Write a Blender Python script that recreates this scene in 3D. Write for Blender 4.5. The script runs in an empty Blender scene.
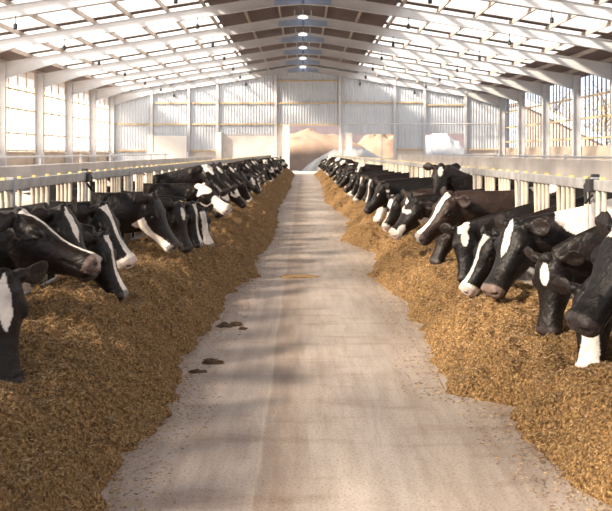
import bpy, math, random
import numpy as np
from mathutils import Vector, Matrix
C = bpy.context.scene.collection
R = math.radians

# ---------------------------------------------------------------- camera, sky, sun, exposure
cam_d = bpy.data.cameras.new('camera'); cam = bpy.data.objects.new('camera', cam_d); C.objects.link(cam)
cam.location = (0, 0, 1.6); cam.rotation_euler = (R(90), 0, 0)
cam_d.sensor_width = 36; cam_d.lens = 50; cam_d.shift_x = .005; cam_d.shift_y = -.169
cam_d.clip_end = 400
cam_d.dof.use_dof = True; cam_d.dof.focus_distance = 7.5; cam_d.dof.aperture_fstop = 5.6
bpy.context.scene.camera = cam
w = bpy.data.worlds.new('sky'); bpy.context.scene.world = w; w.use_nodes = True
bg = w.node_tree.nodes['Background']; bg.inputs[0].default_value = (.82, .89, 1.0, 1); bg.inputs[1].default_value = 1.25
sun_d = bpy.data.lights.new('sun', 'SUN'); sun = bpy.data.objects.new('sun', sun_d); C.objects.link(sun)
sun_d.energy = 15; sun_d.angle = R(8); sun_d.color = (1, .87, .72)
sun.rotation_euler = Vector((.82, .44, -.56)).to_track_quat('-Z', 'Y').to_euler()
vs = bpy.context.scene.view_settings
vs.view_transform = 'Standard'; vs.look = 'None'; vs.gamma = 1; vs.use_curve_mapping = False; vs.exposure = 0.35
bpy.context.scene.cycles.max_bounces = 10
bpy.context.scene.cycles.transparent_max_bounces = 24
bpy.context.scene.cycles.diffuse_bounces = 5

# ---------------------------------------------------------------- helpers
class MB:
    def __init__(s): s.v = []; s.f = []
    def add(s, v, f):
        n = len(s.v); s.v += [tuple(p) for p in v]; s.f += [[i + n for i in q] for q in f]; return s
    def box(s, x0, x1, y0, y1, z0, z1):
        return s.add([(x, y, z) for z in (z0, z1) for y in (y0, y1) for x in (x0, x1)],
                     [(0, 2, 3, 1), (4, 5, 7, 6), (0, 1, 5, 4), (2, 6, 7, 3), (0, 4, 6, 2), (1, 3, 7, 5)])
    def rings(s, rings, cap=True):
        n = len(rings[0]); b = len(s.v); m = len(rings)
        s.v += [tuple(p) for r in rings for p in r]
        for i in range(m - 1):
            for j in range(n):
                k = (j + 1) % n
                s.f.append([b + i * n + j, b + i * n + k, b + (i + 1) * n + k, b + (i + 1) * n + j])
        if cap:
            s.f.append([b + j for j in range(n)][::-1]); s.f.append([b + (m - 1) * n + j for j in range(n)])
        return s
    def tube(s, pts, rad, n=10):
        pts = [Vector(p) for p in pts]; rs = []
        if not hasattr(rad, '__len__'): rad = [rad] * len(pts)
        for i, p in enumerate(pts):
            t = (pts[min(i + 1, len(pts) - 1)] - pts[max(i - 1, 0)]).normalized()
            a = t.cross(Vector((0, 1, 0)) if abs(t.y) < .9 else Vector((1, 0, 0))).normalized(); b = t.cross(a)
            rs.append([p + a * rad[i] * math.cos(2 * math.pi * k / n) + b * rad[i] * math.sin(2 * math.pi * k / n) for k in range(n)])
        return s.rings(rs)
    def ell(s, c, ax, rad, n=14, m=9):
        # ellipsoid: ax = 3 unit vectors, rad = 3 radii
        rs = []
        for i in range(m):
            th = math.pi * (i + .5) / m
            rs.append([c + ax[0] * rad[0] * math.cos(th) + (ax[1] * rad[1] * math.cos(2 * math.pi * k / n) + ax[2] * rad[2] * math.sin(2 * math.pi * k / n)) * math.sin(th) for k in range(n)])
        return s.rings(rs)
    def prism(s, poly, y0, y1):      # polygon in x,z extruded along y
        n = len(poly)
        return s.add([(x, y, z) for y in (y0, y1) for x, z in poly],
                     [list(range(n)), list(range(2 * n - 1, n - 1, -1))] + [[i, i + n, (i + 1) % n + n, (i + 1) % n] for i in range(n)])
    def mesh(s, name):
        me = bpy.data.meshes.new(name); me.from_pydata(s.v, [], s.f); me.update()
        return me
    def build(s, name, mat, parent=None, smooth=False, bevel=0):
        me = s.mesh(name); me.materials.append(mat)
        if smooth: me.shade_smooth()
        o = bpy.data.objects.new(name, me); C.objects.link(o); o.parent = parent
        if bevel:
            m = o.modifiers.new('bevel', 'BEVEL'); m.width = bevel; m.segments = 2; m.limit_method = 'ANGLE'
        return o

def tag(o, label=None, cat=None, group=None, kind=None):
    if label: o['label'] = label
    if cat: o['category'] = cat
    if group: o['group'] = group
    if kind: o['kind'] = kind
    return o
def empty(name, loc=(0, 0, 0), rz=0):
    o = bpy.data.objects.new(name, None); C.objects.link(o); o.location = loc; o.rotation_euler.z = rz
    o.empty_display_size = .1
    return o
def copy_tree(o, parent=None):
    c = o.copy(); C.objects.link(c)
    if parent is not None: c.parent = parent
    for ch in list(o.children): copy_tree(ch, c)
    return c

def hsh(i, j, k, s):
    n = (i * 73856093) ^ (j * 19349663) ^ (k * 83492791) ^ (s * 2654435761 & 0x7fffffff)
    n = (n ^ (n >> 13)) * 1274126177 & 0x7fffffff
    return ((n ^ (n >> 16)) & 0xffff) / 65535.0
def vnoise(p, seed=0):
    p = np.asarray(p, float); i = np.floor(p).astype(np.int64); f = p - i; f = f * f * (3 - 2 * f); r = 0
    for dx in (0, 1):
        for dy in (0, 1):
            for dz in (0, 1):
                w_ = (f[:, 0] if dx else 1 - f[:, 0]) * (f[:, 1] if dy else 1 - f[:, 1]) * (f[:, 2] if dz else 1 - f[:, 2])
                r = r + w_ * hsh(i[:, 0] + dx, i[:, 1] + dy, i[:, 2] + dz, seed)
    return r * 2 - 1
def fbm(p, seed=0, o=3):
    p = np.asarray(p, float); r = 0; a = 1
    for k in range(o): r = r + a * vnoise(p * 2 ** k, seed + k); a *= .5
    return r

# ---------------------------------------------------------------- materials
def mat(name, col, rough=.6, metal=0, var=0, vs_=(4, 4, 4), bump=0, bs=60, sheen=0, spec=.5, coord='Object', col2=None):
    m = bpy.data.materials.new(name); m.use_nodes = True; nt = m.node_tree; N = nt.nodes; L = nt.links
    b = N['Principled BSDF']; b.inputs['Roughness'].default_value = rough; b.inputs['Metallic'].default_value = metal
    b.inputs['Specular IOR Level'].default_value = spec
    b.inputs['Base Color'].default_value = (*col, 1)
    tc = N.new('ShaderNodeTexCoord'); mp = N.new('ShaderNodeMapping'); mp.inputs['Scale'].default_value = vs_
    L.new(tc.outputs[coord], mp.inputs[0])
    if var or col2:
        no = N.new('ShaderNodeTexNoise'); no.inputs['Scale'].default_value = 1; no.inputs['Detail'].default_value = 6
        L.new(mp.outputs[0], no.inputs[0])
        cr = N.new('ShaderNodeValToRGB'); c2 = col2 or tuple(c * (1 - var) for c in col)
        cr.color_ramp.elements[0].position = .35; cr.color_ramp.elements[1].position = .65
        cr.color_ramp.elements[0].color = (*c2, 1); cr.color_ramp.elements[1].color = (*col, 1)
        L.new(no.outputs[0], cr.inputs[0]); L.new(cr.outputs[0], b.inputs['Base Color'])
    if bump:
        nb = N.new('ShaderNodeTexNoise'); nb.inputs['Scale'].default_value = bs; nb.inputs['Detail'].default_value = 4
        L.new(tc.outputs[coord], nb.inputs[0])
        bu = N.new('ShaderNodeBump'); bu.inputs['Strength'].default_value = bump; bu.inputs['Distance'].default_value = .02
        L.new(nb.outputs[0], bu.inputs['Height']); L.new(bu.outputs[0], b.inputs['Normal'])
    return m
M = {}
M['steel'] = mat('galvanised_steel', (.62, .63, .66), .5, .0, .12, (1, 3, 3))
M['rail'] = mat('rail_steel', (.46, .46, .47), .42, .35, .3, (8, 8, 8))
M['bar'] = mat('bar_steel', (.64, .55, .43), .5, .05, .35, (9, 9, 6))
M['timber'] = mat('ochre_timber', (.66, .50, .30), .7, 0, .25, (2, 6, 6))
M['purlin'] = mat('purlin_timber', (.50, .43, .38), .7, 0, .25, (3, 1, 3))
M['roof'] = mat('roof_sheet', (.13, .09, .08), .7, 0, .2, (1, 1, 1))
M['clad'] = mat('cladding', (.62, .67, .74), .5, 0, .10, (.5, .5, .3))
M['conc'] = mat('pale_concrete', (.78, .73, .69), .8, 0, .2, (1.2, 1.2, 1.2), .3, 20)
M['tan'] = mat('tan_concrete', (.56, .47, .39), .85, 0, .25, (1, 1, 2), .3, 20)
M['white'] = mat('white_concrete', (.85, .83, .80), .7, 0, .06, (1, 1, 1))
M['mauve'] = mat('bunker_concrete', (.17, .14, .15), .9, 0, .2, (1, 1, 1))
M['yellow'] = mat('yellow_plastic', (.80, .60, .22), .45)
M['iron'] = mat('dark_iron', (.05, .05, .055), .5, .6)
M['eye'] = mat('wet_eye', (.012, .008, .007), .06, 0, spec=.8)
M['tagm'] = mat('ear_tag_plastic', (.85, .55, .14), .4)
M['ground'] = mat('yard_ground', (.36, .32, .29), .9, 0, .15, (.3, .3, .3))
M['sand'] = mat('heap_sand', (.30, .20, .14), .95, 0, .3, (.8, .8, .8), .6, 3)
M['lime'] = mat('white_heap', (.50, .49, .48), .9, 0, .05, (1, 1, 1), .3, 5)
M['leaf'] = mat('autumn_leaf', (.46, .34, .20), .8, 0, .5, (1.5, 1.5, 1.5))
M['bark'] = mat('bark', (.16, .12, .09), .9)
M['slat'] = mat('weathered_slat', (.13, .10, .08), .8, 0, .3, (6, 1, 1))
M['clod'] = mat('dark_clod', (.10, .06, .03), .95, 0, .5, (30, 30, 30), 1, 60)
M['straw_heap'] = mat('loose_straw', (.52, .33, .16), .95, 0, .4, (40, 40, 40), 1, 80)
M['lamp'] = mat('lamp_dome', (.9, .9, .9), .4)
M['lamp'].node_tree.nodes['Principled BSDF'].inputs['Emission Color'].default_value = (1, .98, .95, 1)
M['lamp'].node_tree.nodes['Principled BSDF'].inputs['Emission Strength'].default_value = 1.2
M['blue'] = mat('blue_grey_paint', (.36, .46, .66), .45, 0, .15, (3, 3, 3))

M['dblue'] = mat('dark_blue_paint', (.12, .17, .30), .45)
def sheet(name, transp, col):
    m = bpy.data.materials.new(name); m.use_nodes = True; N = m.node_tree.nodes; L = m.node_tree.links
    N.remove(N['Principled BSDF']); out = N['Material Output']
    t = N.new('ShaderNodeBsdfTransparent'); t.inputs[0].default_value = (*col, 1)
    s_ = N.new('ShaderNodeBsdfTranslucent'); s_.inputs[0].default_value = (*col, 1)
    x = N.new('ShaderNodeMixShader'); x.inputs[0].default_value = transp
    L.new(s_.outputs[0], x.inputs[1]); L.new(t.outputs[0], x.inputs[2]); L.new(x.outputs[0], out.inputs[0])
    return m
M['skylight'] = sheet('skylight_sheet', .80, (.97, .95, .92))
M['pane'] = sheet('translucent_panel', .62, (.95, .93, .90))

def cow_mat():
    m = bpy.data.materials.new('cow_coat'); m.use_nodes = True; nt = m.node_tree; N = nt.nodes; L = nt.links
    b = N['Principled BSDF']
    at = N.new('ShaderNodeAttribute'); at.attribute_name = 'coat'
    tc = N.new('ShaderNodeTexCoord')
    no = N.new('ShaderNodeTexNoise'); no.inputs['Scale'].default_value = 7; no.inputs['Detail'].default_value = 7
    L.new(tc.outputs['Object'], no.inputs[0])
    mr = N.new('ShaderNodeMapRange'); mr.inputs['From Min'].default_value = .3; mr.inputs['From Max'].default_value = .7
    mr.inputs['To Min'].default_value = .6; mr.inputs['To Max'].default_value = 1.3
    L.new(no.outputs[0], mr.inputs[0])
    mx = N.new('ShaderNodeVectorMath'); mx.operation = 'SCALE'
    L.new(at.outputs['Color'], mx.inputs[0]); L.new(mr.outputs[0], mx.inputs['Scale']); L.new(mx.outputs[0], b.inputs['Base Color'])
    b.inputs['Roughness'].default_value = .46; b.inputs['Specular IOR Level'].default_value = .27
    b.inputs['Sheen Weight'].default_value = .02; b.inputs['Sheen Roughness'].default_value = .4
    b.inputs['Sheen Tint'].default_value = (.9, .75, .65, 1)
    mp = N.new('ShaderNodeMapping'); mp.inputs['Scale'].default_value = (22, 60, 30); L.new(tc.outputs['Object'], mp.inputs[0])
    n2 = N.new('ShaderNodeTexNoise'); n2.inputs['Scale'].default_value = 1; n2.inputs['Detail'].default_value = 5; L.new(mp.outputs[0], n2.inputs[0])
    n3 = N.new('ShaderNodeTexNoise'); n3.inputs['Scale'].default_value = 9; n3.inputs['Detail'].default_value = 2; L.new(tc.outputs['Object'], n3.inputs[0])
    ad = N.new('ShaderNodeMath'); ad.operation = 'MULTIPLY_ADD'; ad.inputs[1].default_value = 1.6
    L.new(n3.outputs[0], ad.inputs[0]); L.new(n2.outputs[0], ad.inputs[2])
    bu = N.new('ShaderNodeBump'); bu.inputs['Strength'].default_value = .45; bu.inputs['Distance'].default_value = .02
    L.new(ad.outputs[0], bu.inputs['Height']); L.new(bu.outputs[0], b.inputs['Normal'])
    return m
M['coat'] = cow_mat()

def floor_mat():
    m = bpy.data.materials.new('aisle_concrete'); m.use_nodes = True; nt = m.node_tree; N = nt.nodes; L = nt.links
    b = N['Principled BSDF']; g = N.new('ShaderNodeNewGeometry')
    def noise(sc, det=5, sca=1):
        mp = N.new('ShaderNodeMapping'); mp.inputs['Scale'].default_value = sc; L.new(g.outputs['Position'], mp.inputs[0])
        n = N.new('ShaderNodeTexNoise'); n.inputs['Scale'].default_value = sca; n.inputs['Detail'].default_value = det
        n.inputs['Roughness'].default_value = .62; L.new(mp.outputs[0], n.inputs[0]); return n.outputs[0]
    def ramp(src, a, b_, c0, c1):
        r = N.new('ShaderNodeValToRGB'); r.color_ramp.elements[0].position = a; r.color_ramp.elements[1].position = b_
        r.color_ramp.elements[0].color = (*c0, 1); r.color_ramp.elements[1].color = (*c1, 1); L.new(src, r.inputs[0]); return r.outputs[0]
    def mul(a, b_, f=1):
        x = N.new('ShaderNodeMix'); x.data_type = 'RGBA'; x.blend_type = 'MULTIPLY'; x.inputs[0].default_value = f
        L.new(a, x.inputs[6]); L.new(b_, x.inputs[7]); return x.outputs[2]
    base = ramp(noise((.9, .35, 1)), .3, .7, (.34, .30, .28), (.57, .52, .475))
    c = mul(base, ramp(noise((12, 1.2, 1)), .35, .6, (.80, .77, .75), (1, 1, 1)))
    c = mul(c, ramp(noise((1, 1, 1), 4, 70), .36, .5, (.66, .6, .56), (1, 1, 1)))
    c = mul(c, ramp(noise((1.2, 5, 1), 6, 1), .32, .48, (.78, .73, .70), (1, 1, 1)))
    # worn joint and wheel marks along the aisle; cow shade painted in at left
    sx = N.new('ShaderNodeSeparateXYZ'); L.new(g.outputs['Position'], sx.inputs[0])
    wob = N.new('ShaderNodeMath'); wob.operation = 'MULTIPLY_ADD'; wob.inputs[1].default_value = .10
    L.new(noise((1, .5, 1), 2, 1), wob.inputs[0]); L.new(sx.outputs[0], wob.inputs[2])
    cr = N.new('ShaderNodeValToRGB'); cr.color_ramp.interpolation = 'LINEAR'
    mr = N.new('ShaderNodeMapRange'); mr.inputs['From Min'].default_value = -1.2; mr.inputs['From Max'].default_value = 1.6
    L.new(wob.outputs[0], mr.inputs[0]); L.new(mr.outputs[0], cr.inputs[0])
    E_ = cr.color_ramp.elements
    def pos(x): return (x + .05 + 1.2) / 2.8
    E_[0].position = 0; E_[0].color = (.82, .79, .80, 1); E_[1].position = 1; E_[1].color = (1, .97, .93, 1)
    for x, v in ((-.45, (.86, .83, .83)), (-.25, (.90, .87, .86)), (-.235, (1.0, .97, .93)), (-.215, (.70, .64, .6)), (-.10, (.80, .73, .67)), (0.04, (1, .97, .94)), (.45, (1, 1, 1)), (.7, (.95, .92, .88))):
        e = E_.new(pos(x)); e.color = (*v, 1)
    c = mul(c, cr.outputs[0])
    L.new(c, b.inputs['Base Color'])
    rr = N.new('ShaderNodeMapRange'); rr.inputs['To Min'].default_value = .38; rr.inputs['To Max'].default_value = .62
    L.new(noise((2, .8, 1)), rr.inputs[0]); L.new(rr.outputs[0], b.inputs['Roughness'])
    bu = N.new('ShaderNodeBump'); bu.inputs['Strength'].default_value = .35; bu.inputs['Distance'].default_value = .006
    L.new(noise((1, 1, 1), 5, 90), bu.inputs['Height']); L.new(bu.outputs[0], b.inputs['Normal'])
    return m
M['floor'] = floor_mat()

def feed_mat():
    m = bpy.data.materials.new('silage'); m.use_nodes = True; nt = m.node_tree; N = nt.nodes; L = nt.links
    b = N['Principled BSDF']; g = N.new('ShaderNodeNewGeometry'); b.inputs['Roughness'].default_value = .75; b.inputs['Specular IOR Level'].default_value = .25
    n1 = N.new('ShaderNodeTexVoronoi'); n1.inputs['Scale'].default_value = 95; L.new(g.outputs['Position'], n1.inputs[0])
    n2 = N.new('ShaderNodeTexNoise'); n2.inputs['Scale'].default_value = 55; n2.inputs['Detail'].default_value = 6; n2.inputs['Roughness'].default_value = .75; L.new(g.outputs['Position'], n2.inputs[0])
    r = N.new('ShaderNodeValToRGB'); e = r.color_ramp.elements
    e[0].position = .36; e[0].color = (.022, .010, .004, 1); e[1].position = .68; e[1].color = (.47, .32, .155, 1)
    k = e.new(.5); k.color = (.205, .115, .042, 1)
    L.new(n2.outputs[0], r.inputs[0])
    sp = N.new('ShaderNodeSeparateColor'); L.new(n1.outputs['Color'], sp.inputs[0])
    mr = N.new('ShaderNodeMapRange'); mr.inputs['To Min'].default_value = .55; mr.inputs['To Max'].default_value = 1.45; L.new(sp.outputs[0], mr.inputs[0])
    mx = N.new('ShaderNodeVectorMath'); mx.operation = 'SCALE'; L.new(r.outputs[0], mx.inputs[0]); L.new(mr.outputs[0], mx.inputs['Scale'])
    L.new(mx.outputs[0], b.inputs['Base Color'])
    bu = N.new('ShaderNodeBump'); bu.inputs['Strength'].default_value = .9; bu.inputs['Distance'].default_value = .02
    L.new(n2.outputs[0], bu.inputs['Height']); L.new(bu.outputs[0], b.inputs['Normal'])
    return m
M['feed'] = feed_mat()
def straw_mat():
    m = bpy.data.materials.new('straw_bits'); m.use_nodes = True; N = m.node_tree.nodes; b = N['Principled BSDF']
    a = N.new('ShaderNodeAttribute'); a.attribute_name = 'tint'; m.node_tree.links.new(a.outputs['Color'], b.inputs['Base Color'])
    b.inputs['Roughness'].default_value = .6; return m
M['straw'] = straw_mat()

# ---------------------------------------------------------------- structure
BAY = 6.3; YW = 68.7; FR = [YW - BAY * k for k in range(12)]; Y0B = FR[-1] - BAY
XL, XR = -15.2, 15.8
def low(x): return 8.2 - .16 * abs(x)           # underside of the rafters
def roofz(x): return 8.86 - .16 * abs(x)
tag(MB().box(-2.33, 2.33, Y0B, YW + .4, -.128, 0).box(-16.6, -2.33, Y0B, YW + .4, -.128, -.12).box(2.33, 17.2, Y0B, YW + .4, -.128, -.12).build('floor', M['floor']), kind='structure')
tag(MB().box(-140, 160, -60, 260, -.3, -.13).build('ground', M['ground']), kind='structure')
# ceiling: opaque sheets with slots, sky lights between
ce = MB()
def slab(mb, x0, x1, y0, y1, t=.05, dz=0):
    zs = [roofz(x0) + dz, roofz(x1) + dz]
    return mb.add([(x0, y0, zs[0]), (x1, y0, zs[1]), (x1, y1, zs[1]), (x0, y1, zs[0]), (x0, y0, zs[0] + t), (x1, y0, zs[1] + t), (x1, y1, zs[1] + t), (x0, y1, zs[0] + t)],
                  [(0, 3, 2, 1), (4, 5, 6, 7), (0, 1, 5, 4), (1, 2, 6, 5), (2, 3, 7, 6), (3, 0, 4, 7)])
slots = []
for s, xo in ((-1, 14.3), (1, 13.2)):
    slab(ce, 0, s * 4.2, Y0B, YW + .6); slab(ce, s * xo, s * 17, Y0B, YW + .6)
    ys = [YW + .6] + [y for fr in [YW] + FR[1:] for y in (fr + .32 if fr < YW else None, fr - .32)] + [Y0B]
    for k, fr in enumerate(FR):
        slab(ce, s * 4.2, s * xo, fr - .32, fr + (.32 if k else .6))
        mid = fr - BAY / 2; slab(ce, s * 4.2, s * xo, mid - .26, mid + .26)
        slots += [(s, xo, fr - .32, mid + .26), (s, xo, mid - .26, fr - BAY + .32)]
ceil = ce.build('ceiling', M['roof']); tag(ceil, kind='structure')
for s, xo, y1, y0 in slots:
    slab(MB(), s * 4.2, s * xo, y0, y1, .004, .02).build('skylight', M['skylight'], ceil)
for s in (-1, 1):
    for k in range(10):
        x = s * (1.15 + 1.6 * k); z = roofz(x)
        MB().box(x - .04, x + .04, Y0B, YW, z - .2, z - .002).build('purlin', M['purlin'], ceil)

def beam(mb, pts_bot, pts_top, y, fw=.2, tw=.014, tf=.018):
    poly = pts_bot + pts_top[::-1]; mb.prism(poly, y - tw / 2, y + tw / 2)
    for chain, sg in ((pts_bot, -1), (pts_top, 1)):
        for a, b in zip(chain[:-1], chain[1:]):
            mb.prism([a, b, (b[0], b[1] + sg * tf), (a[0], a[1] + sg * tf)] if a[0] < b[0] else [b, a, (a[0], a[1] + sg * tf), (b[0], b[1] + sg * tf)], y - fw / 2, y + fw / 2)
def frame_unit():
    t = empty('portal_frame')
    for s, X in ((-1, 15.2), (1, 15.8)):
        m = MB(); zt = low(X) + .42                                  # column: web and two flanges
        m.box(min(s * X, s * (X + .45)), max(s * X, s * (X + .45)), -.01, .01, -.12, zt)
        for xx in (X, X + .43): m.box(min(s * xx, s * (xx + .02)), max(s * xx, s * (xx + .02)), -.13, .13, -.12, zt)
        m.box(min(s * (X - .05), s * (X + .5)), max(s * (X - .05), s * (X + .5)), -.17, .17, -.12, -.09)
        m.build('column', M['steel'], t)
        xs = [0, 1.3, X - 2.6, X]
        bot = [(s * 0, low(0) - .12), (s * 1.3, low(1.3)), (s * (X - 2.6), low(X - 2.6)), (s * X, low(X) - .38)]
        top = [(s * x, low(x) + .42) for x in xs]
        m = MB(); beam(m, bot, top, 0); m.build('rafter', M['steel'], t)
    g = MB(); g.prism([(-1.25, low(1.25) + .02), (0, low(0) - .10), (1.25, low(1.25) + .02), (1.25, low(1.25) + .3), (0, low(0) + .24), (-1.25, low(1.25) + .3)], -.016, .016)
    g.build('ridge_plate', M['blue'], t)
    MB().box(-.055, .055, -.15, .15, low(0) - .13, low(0) + .42).build('stiffener', M['dblue'], t)
    return t
ords = ['', 'second', 'third', 'fourth', 'fifth', 'sixth', 'seventh', 'eighth', 'ninth', 'tenth', 'eleventh', 'twelfth']
base = frame_unit()
for k, y in enumerate(FR):
    o = base if k == 0 else copy_tree(base)
    o.location.y = y - (.2 if k == 0 else 0)
    tag(o, 'pale steel roof frame standing against the far gable wall' if k == 0 else f'pale steel roof frame, {ords[k + 1 if k < 11 else 11]} from the far gable' if k < 11 else 'pale steel roof frame nearest the camera end of the barn', 'roof frame', 'portal frames along the barn')
# lamps along the ridge and small hanging sensors under the rafters
lp = empty('ridge_lamp', (0, 0, 0))
MB().rings([[Vector((r * math.cos(a * math.pi / 8), r * math.sin(a * math.pi / 8), z)) for a in range(16)] for r, z in ((.05, .13), (.16, .11), (.25, .05), (.27, 0), (.2, -.03), (.05, -.045))]).build('shade', M['lamp'], lp, True)
MB().tube([(0, 0, .1), (0, 0, .42)], .02, 8).build('hanger', M['steel'], lp)
bk = MB()
for s in (-1, 1): bk.box(s * .42 - .03, s * .42 + .03, -.04, .04, 0, .42)
bk.box(-.42, .42, -.04, .04, -.02, .04).build('bracket', M['steel'], lp)
nf = [y for y in FR if y > 24]
for k, y in enumerate(nf):
    o = lp if k == 0 else copy_tree(lp); o.location = (0, y - .45, 8.40)
    tag(o, f'white round lamp on the ridge, {("furthest" if k == 0 else ords[k + 1] + " from the far gable")}', 'lamp', 'white lamps along the ridge')
dr = empty('hanging_sensor')
MB().tube([(0, 0, 0), (0, 0, .32)], .018, 8).build('stem', M['iron'], dr)
MB().tube([(0, 0, -.2), (0, 0, -.17), (0, 0, -.02), (0, 0, .02)], [.06, .08, .08, .04], 10).build('housing', M['iron'], dr)
q = 0
for x, nm in ((-4.6, 'inner left'), (4.6, 'inner right'), (-10.4, 'outer left'), (9.0, 'outer right')):
    for k, y in enumerate(nf):
        o = dr if q == 0 else copy_tree(dr); q += 1
        o.location = (x, y - .16, low(x) - .30)
        tag(o, f'small dark fitting hanging in the {nm} row, {("furthest away" if k == 0 else ords[k + 1] + " from the far gable")}', 'hanging fitting', 'small dark fittings hanging under the rafters')

# far wall: corrugated cladding
def corrug(mb, x0, x1, zb, y=YW, ztop=None):
    p = .22; n = max(1, round((x1 - x0) / p)); p = (x1 - x0) / n; pts = []
    for i in range(n):
        a = x0 + i * p; pts += [(a, 0), (a + p * .5, 0), (a + p * .62, -.05), (a + p * .88, -.05)]
    pts.append((x1, 0)); v = []; f = []
    for x, d in pts:
        zt = ztop if ztop else roofz(x) - .02; v += [(x, y + d, zb), (x, y + d, zt)]
    for i in range(len(pts) - 1): f.append((2 * i, 2 * i + 2, 2 * i + 3, 2 * i + 1))
    b = len(v); v += [(x, y + .012 + d, z) for (x, d, z) in [(a[0], a[1] - y, a[2]) for a in v]]
    f += [(b + 2 * i + 1, b + 2 * i + 3, b + 2 * i + 2, b + 2 * i) for i in range(len(pts) - 1)]
    mb.add(v, f)
wb = MB()
for x0, x1, zb in ((-16.2, -12.2, .6), (-12.2, -9.2, 1.6), (-9.2, -6.9, 1.75), (-6.9, -2.2, 3.0), (-2.2, -1.0, 3.84), (-1.0, 3.0, 3.84), (3.0, 7.4, 3.05), (7.4, 9.8, 1.7), (9.8, 13.1, 3.1), (13.1, 16.7, 1.7)):
    corrug(wb, x0, x1, zb)
tag(wb.build('wall_back', M['clad']), kind='structure')
tn = 0
for x in (-12.2, -9.2, -6.9, -2.2, 3.0, 7.4, 9.8, 13.1):
    tn += 1; zt = roofz(x) - .25
    m = MB().box(x - .10, x + .10, YW - .26, YW - .24, 0, zt).box(x - .10, x + .10, YW - .08, YW - .06, 0, zt).box(x - .008, x + .008, YW - .25, YW - .07, 0, zt)
    tag(m.build(f'trim_{tn}', M['steel']), kind='structure')
for x0, x1, z in ((-2.2, 3, 7.35), (-9.2, -2.2, 5.55), (-12.2, -9.2, 5.55), (-2.2, 3, 5.55), (3, 9.8, 5.6), (9.8, 13.1, 5.4), (-15.2, -12.2, 3.84), (-12.2, -2.2, 3.84), (-2.2, 3, 3.80), (-15.2, -12.2, 1.7), (-9.2, -6.9, 1.7), (7.4, 9.8, 1.8), (13.1, 15.8, 1.8)):
    tn += 1; tag(MB().box(x0, x1, YW - .16, YW - .06, z - .05, z + .06).build(f'trim_{tn}', M['timber']), kind='structure')
# low concrete walls of the gable
def cw(x0, x1, z0, z1, m='conc', y0=YW - .02, y1=YW + .2):
    return MB().box(x0, x1, y0, y1, z0, z1)
sw = MB()
for a in ((-16.2, -12.2, 0, .62), (-9.2, -6.9, 0, 1.76), (-6.9, -2.2, 0, 3.02), (-2.2, -1.6, 0, 3.84), (3.0, 3.3, 0, 3.05), (3.9, 7.4, 0, 1.15), (7.4, 9.8, 0, 1.72), (9.8, 13.1, 0, 1.25), (13.1, 16.7, 0, 1.72)):
    sw.box(a[0], a[1], YW + .02, YW + .22, a[2], a[3])
tag(sw.build('wall_back_low', M['conc']), kind='structure')
def block(name, x0, x1, y0, y1, z0, z1, m, label, cat, bev=.02, group=None):
    o = MB().box(x0, x1, y0, y1, z0, z1).build(name, M[m], None, False, bev); return tag(o, label, cat, group)
block('concrete_block_wall', -11.9, -9.3, YW - .9, YW - .5, 0, 2.9, 'white', 'white concrete panel standing before the far gable on the left', 'wall panel')
block('concrete_pillar', -1.62, -1.08, YW - .5, YW - .05, 0, 3.8, 'white', 'tall white concrete pillar left of the far doorway', 'pillar')
block('concrete_pillar', 3.45, 3.95, YW - .5, YW - .05, 0, 3.15, 'white', 'white concrete pillar right of the far doorway', 'pillar')
block('concrete_pillar', -7.0, -6.55, YW - .5, YW - .05, 0, 3.2, 'white', 'white concrete pillar at the left end of the long pale wall', 'pillar')
block('concrete_pillar', -12.5, -12.05, YW - .6, YW - .27, 0, 3.0, 'white', 'white concrete pillar near the far left corner of the barn', 'pillar')
# white gate rail to the right of the doorway
gt = empty('steel_gate', (3.3, YW - .9, 0))
for z in (3.85,): MB().tube([(0, 0, z), (12.2, 0, z)], .045).build('rail', M['steel'], gt)
for x in (0.15, 3.0, 7.0, 9.6, 12.1): MB().tube([(x, 0, 0), (x, 0, 3.85)], .04).build('post', M['steel'], gt)
tag(gt, 'tall galvanised pipe frame across the right half of the far gable', 'pipe frame')
# doorway gate leaf next to the opening
# left wall
dl = MB().box(-15.95, -15.75, Y0B, YW, -.12, 1.62)
tag(dl.build('wall_left', M['tan']), kind='structure')
for k, fr in enumerate(FR[:-1] if False else FR):
    y1, y0 = fr - .14, fr - BAY + .14
    t = empty(f'window_{k + 1}', (-15.68, 0, 0)); tag(t, kind='structure')
    zt = roofz(15.7) - .12
    MB().box(-.01, 0, y0, y1, 1.62, zt).build('pane', M['pane'], t)
    f_ = MB()
    for z in (1.68, 2.62, 3.95, 5.0): f_.box(0, .06, y0, y1, z - .045, z + .045)
    n = 4
    for i in range(n + 1):
        yy = y0 + .05 + (y1 - y0 - .1) * i / n; f_.box(.0, .05, yy - .03, yy + .03, 1.63, zt)
    f_.build('window_frame', M['timber'], t)
# right wall: low wall and open slatted screens
tag(MB().box(16.3, 16.5, Y0B, YW, -.12, 1.95).build('wall_right', M['tan']), kind='structure')
for k, fr in enumerate(FR):
    t = empty('slatted_screen', (16.4, 0, 0))
    y1, y0 = fr - .1, fr - BAY + .1; zt = roofz(16.4) - .1
    m = MB(); n = 9
    for i in range(n):
        yy = y0 + (i + .5) * (y1 - y0) / n; m.box(-.02, .02, yy - .06, yy + .06, 1.95, zt)
    m.build('slats', M['slat'], t).name = 'slat_panel'
    m = MB()
    for z in (2.4, 3.55, 4.8): m.box(-.1, -.02, y0, y1, z - .05, z + .05)
    m.build('cross_rail', M['timber'], t)
    tag(t, f'open vertical slat screen in the right wall, {("bay nearest the far gable" if k == 0 else ords[k + 1] + " bay from the far gable" if k < 11 else "bay nearest the camera")}', 'slatted wall', 'slatted screens in the right wall')

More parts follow.
